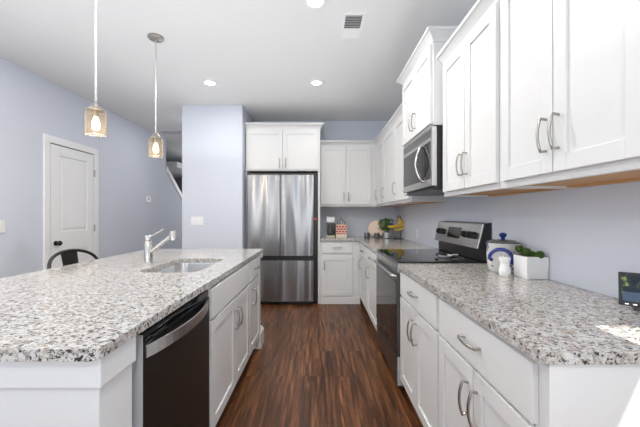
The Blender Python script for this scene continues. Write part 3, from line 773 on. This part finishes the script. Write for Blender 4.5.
for (x, y, z, r, where) in ((-0.038, 0.038, 0.150, 0.019, 'leftmost moss ball, highest on the planter'), (-0.018, 0.004, 0.134, 0.022, 'dark moss ball between the leftmost and the small one'),
                     (0.004, -0.014, 0.128, 0.014, 'smallest moss ball, in the middle of the planter'), (0.018, -0.046, 0.126, 0.021, 'rightmost moss ball, at the front edge of the planter')):
    b = MB(); bmesh.ops.create_icosphere(b.bm, subdivisions=4, radius=r)
    for v in b.bm.verts: v.co *= 1 + random.uniform(-0.05, 0.05)
    o = b.build('moss_ball', M['moss'], loc=(1.139+x, 1.70+y, CZ+z)); tag(o, where, 'moss ball', 'moss balls in the white planter')
t = thing('smart_display', 'black tabletop smart display on the right counter against the wall', 'display', (1.146, 1.088, CZ), math.radians(-40))
mt = Matrix.Translation((0, 0, 0.012)) @ Matrix.Rotation(math.radians(-12), 4, 'X')
MB().box(-0.082, 0.082, -0.006, 0.006, 0.0, 0.118).xform(mt).build('screen_housing', M['black'], t, bevel=0.004, segs=3)
MB().box(-0.074, 0.074, -0.0072, -0.0062, 0.014, 0.110).xform(mt).build('screen', M['screen'], t)
MB().box(-0.072, -0.020, -0.0080, -0.0072, 0.016, 0.048).xform(mt).build('picture_tile', M['screenblue'], t)
b = MB()
for x in (-0.066, -0.045, -0.026, -0.008, 0.012, 0.03): b.box(x, x+0.010, -0.0074, -0.0061, 0.004, 0.008)
b.box(-0.004, 0.02, -0.0082, -0.0072, 0.096, 0.099)
b.xform(mt).build('screen_icons', M['text'], t)
MB().hexa([(-0.045, -0.012, 0), (0.045, -0.012, 0), (0.045, 0.06, 0), (-0.045, 0.06, 0), (-0.035, 0.0, 0.020), (0.035, 0.0, 0.020), (0.035, 0.035, 0.07), (-0.035, 0.035, 0.07)]).build('stand', M['black'], t, bevel=0.002)
# spoon rest on the cooktop
t = thing('spoon_rest', 'black and white patterned spoon rest on the glass cooktop', 'spoon rest', (0.955, 2.42, 0.9256), math.radians(20))
MB().lathe([(0.030, 0), (0.046, 0.006), (0.056, 0.020), (0.053, 0.020), (0.043, 0.010), (0.01, 0.006)], 28).xform(Matrix.Diagonal((1.0, 1.2, 1, 1))).build('dish', M['white'], t, smooth=True)
MB().lathe([(0.040, 0.010), (0.046, 0.020), (0.040, 0.026), (0.01, 0.024)], 24, (-0.012, 0.015)).build('black_motif', M['black'], t, smooth=True)
MB().tube([(0.045, 0, 0.012), (0.10, 0, 0.016), (0.13, 0, 0.014)], [0.012, 0.009, 0.013], 12, sy=0.5).build('rest_handle', M['white'], t, smooth=True)

# ------------------------------------------------------------------ FAR COUNTER THINGS
t = thing('coffee_maker', 'grey and white slim coffee maker on the back counter by the refrigerator', 'coffee maker', (0.165, 4.74, CZ))
MB().box(-0.062, 0.062, -0.08, 0.08, 0, 0.03).build('base', M['cream'], t, bevel=0.006)
MB().box(-0.058, 0.058, 0.02, 0.08, 0.03, 0.23).build('column', M['grey'], t, bevel=0.006)
MB().box(-0.062, 0.062, -0.07, 0.08, 0.225, 0.30).build('brew_head', M['white'], t, bevel=0.010)
MB().lathe([(0.038, 0.031), (0.048, 0.05), (0.048, 0.15), (0.035, 0.20)], 28, (0, -0.03)).build('carafe', M['glassjar'], t, smooth=True)
MB().box(-0.058, 0.058, -0.05, 0.07, 0.301, 0.318).build('lid', M['grey'], t, bevel=0.005)
t = thing('patterned_box', 'red and cream patterned box with a wire handle beside the coffee maker', 'box', (0.325, 4.73, CZ))
MB().box(-0.082, 0.082, -0.05, 0.05, 0, 0.195).build('box_body', M['cream'], t, bevel=0.003)
MB().box(-0.078, 0.078, -0.053, -0.0505, 0.05, 0.19).build('patterned_front', M['pattern'], t, bevel=0.001)
MB().box(-0.096, -0.083, -0.05, 0.05, 0, 0.20).build('black_side', M['black'], t, bevel=0.002)
MB().tube([(-0.06, 0, 0.195), (-0.055, 0, 0.23), (-0.02, 0, 0.26), (0, 0, 0.29), (0.02, 0, 0.26), (0.055, 0, 0.23), (0.06, 0, 0.195)], 0.006, 10).build('handle', M['darkmetal'], t, smooth=True)
MB().lathe([(0.024, 0.1955), (0.026, 0.22), (0.018, 0.245)], 16).build('top_knob', M['nickel'], t, smooth=True)
for x, y, s, lb in ((0.70, 4.64, 1.0, 'dark glass jar with silver lid, left of the cutting board'), (0.835, 4.58, 1.0, 'dark glass jar with silver lid, in front of the round cutting board')):
    t = thing('jar', lb, 'jar', (x, y, CZ), 0, 'lidded jars in the far corner')
    MB().lathe([(0.036*s, 0), (0.042*s, 0.006), (0.042*s, 0.06*s), (0.034*s, 0.07*s)], 24).build('jar_body', M['glassjar'], t, smooth=True)
    MB().lathe([(0.037*s, 0.0705*s), (0.037*s, 0.085*s), (0.010*s, 0.090*s)], 24).build('lid', M['silver'], t, smooth=True)
t = thing('cutting_board', 'round pale wooden cutting board leaning in the far corner', 'cutting board', (0.86, 4.74, CZ+0.004), math.radians(-18))
mt = Matrix.Translation((0, 0, 0.003)) @ Matrix.Rotation(math.radians(-14), 4, 'X')
b = MB(); pts = [(0.135*math.cos(a)*(1 if math.cos(a) < 0 else .92), 0.125+0.125*math.sin(a)) for a in [2*PI*i/40 for i in range(40)]]
b.prism(pts, -0.010, 0.006).xform(mt).build('board', M['board'], t, bevel=0.002)
pe = [(p[0]*1.05, 0.125+(p[1]-0.125)*1.04) for p in pts]
MB().prism(pe, 0.0065, 0.014).xform(mt).build('bark_edge', M['boardedge'], t)
MB().lathe([(0.012, 0), (0.012, 0.003)], 16).xform(mt @ Matrix.Translation((0.045, -0.0105, 0.225)) @ Matrix.Rotation(PI/2, 4, 'X')).build('hole_shade_disc', M['shadowgap'], t)  # dark disc painting the shade inside the hanging hole
t = thing('potted_plant', 'leafy green herb plant in a small silver pot by the bananas', 'plant', (0.975, 4.56, CZ))
MB().lathe([(0.050, 0), (0.062, 0.01), (0.066, 0.085), (0.060, 0.085), (0.055, 0.075)], 28).build('pot', M['silver'], t, smooth=True)
b = MB(); rnd = random.Random(2)
for i in range(240):
    a = rnd.uniform(0, 2*PI); rr = 0.115*rnd.random()**0.6; h = 0.11+0.15*rnd.random()
    c = Vector((rr*math.cos(a)-0.01, rr*math.sin(a)*0.8, h + 0.03*(1-rr/0.1)))
    if c.y > 0.3: continue
    L_ = rnd.uniform(0.018, 0.03)
    mtx = Matrix.Translation(c) @ Matrix.Rotation(a, 4, 'Z') @ Matrix.Rotation(rnd.uniform(-1.0, 0.7), 4, 'Y') @ Matrix.Rotation(rnd.uniform(-.6, .6), 4, 'X')
    q = [b.bm.verts.new(mtx @ Vector(p)) for p in ((-L_, 0, 0), (-L_*0.2, -L_*0.6, 0.003), (L_, 0, -0.004), (-L_*0.2, L_*0.6, 0.003), (0, 0, 0.006))]
    for f in ((0, 1, 4), (1, 2, 4), (2, 3, 4), (3, 0, 4)): b.bm.faces.new([q[k] for k in f])
b.build('leaves', M['green'], t)
b = MB()
for i in range(9):
    a = 2*PI*i/9; b.tube([(0.02*math.cos(a), 0.02*math.sin(a), 0.075), (0.05*math.cos(a), 0.05*math.sin(a), 0.16)], 0.0025, 6)
b.build('stems', M['green'], t)
t = thing('banana_stand', 'dark metal banana stand in the corner behind the range', 'banana stand', (1.11, 4.45, CZ))
MB().lathe([(0.070, 0), (0.070, 0.008), (0.01, 0.014)], 28).build('base', M['darkmetal'], t, smooth=True)
MB().tube([(0.04, 0.03, 0.01), (0.055, 0.04, 0.12), (0.055, 0.04, 0.25), (0.04, 0.03, 0.315), (0.005, 0.0, 0.325), (-0.005, 0, 0.305)], 0.005, 10).build('hook_arm', M['darkmetal'], t, smooth=True)
for k, (dx, dy, sp, lb) in enumerate(((-0.0, -0.03, 1.0, 'nearest banana of the bunch on the stand, sweeping left'), (0.012, 0.002, 0.85, 'banana in the middle of the bunch on the stand'), (0.02, 0.034, 0.5, 'steepest banana at the right back of the bunch'))):
    t = thing('banana', lb, 'banana', (1.105, 4.45, CZ+0.31), 0, 'bananas on the stand')
    pts = []; rad = []
    for i in range(13):
        a = i/12
        x = dx*1.0 - 0.15*sp*(a**2.0) + (0.045+0.10*(1-sp))*math.sin(PI*a); z = -0.02 - 0.115*math.sin(PI*a*0.55)*(1+0.9*(1-sp))
        pts.append((x, dy*(0.4+a), z)); rad.append(0.005 + 0.0128*math.sin(PI*min(1, max(0.02, a*0.94+0.03)))**0.45)
    MB().tube(pts, rad, 12).build('peel', M['banana'], t, smooth=True)
    MB().tube([(0, 0, 0.0), (dx*0.5, dy*0.2, -0.01), pts[0]], [0.008, 0.006, 0.006], 8).build('stem', M['stem'], t, smooth=True)
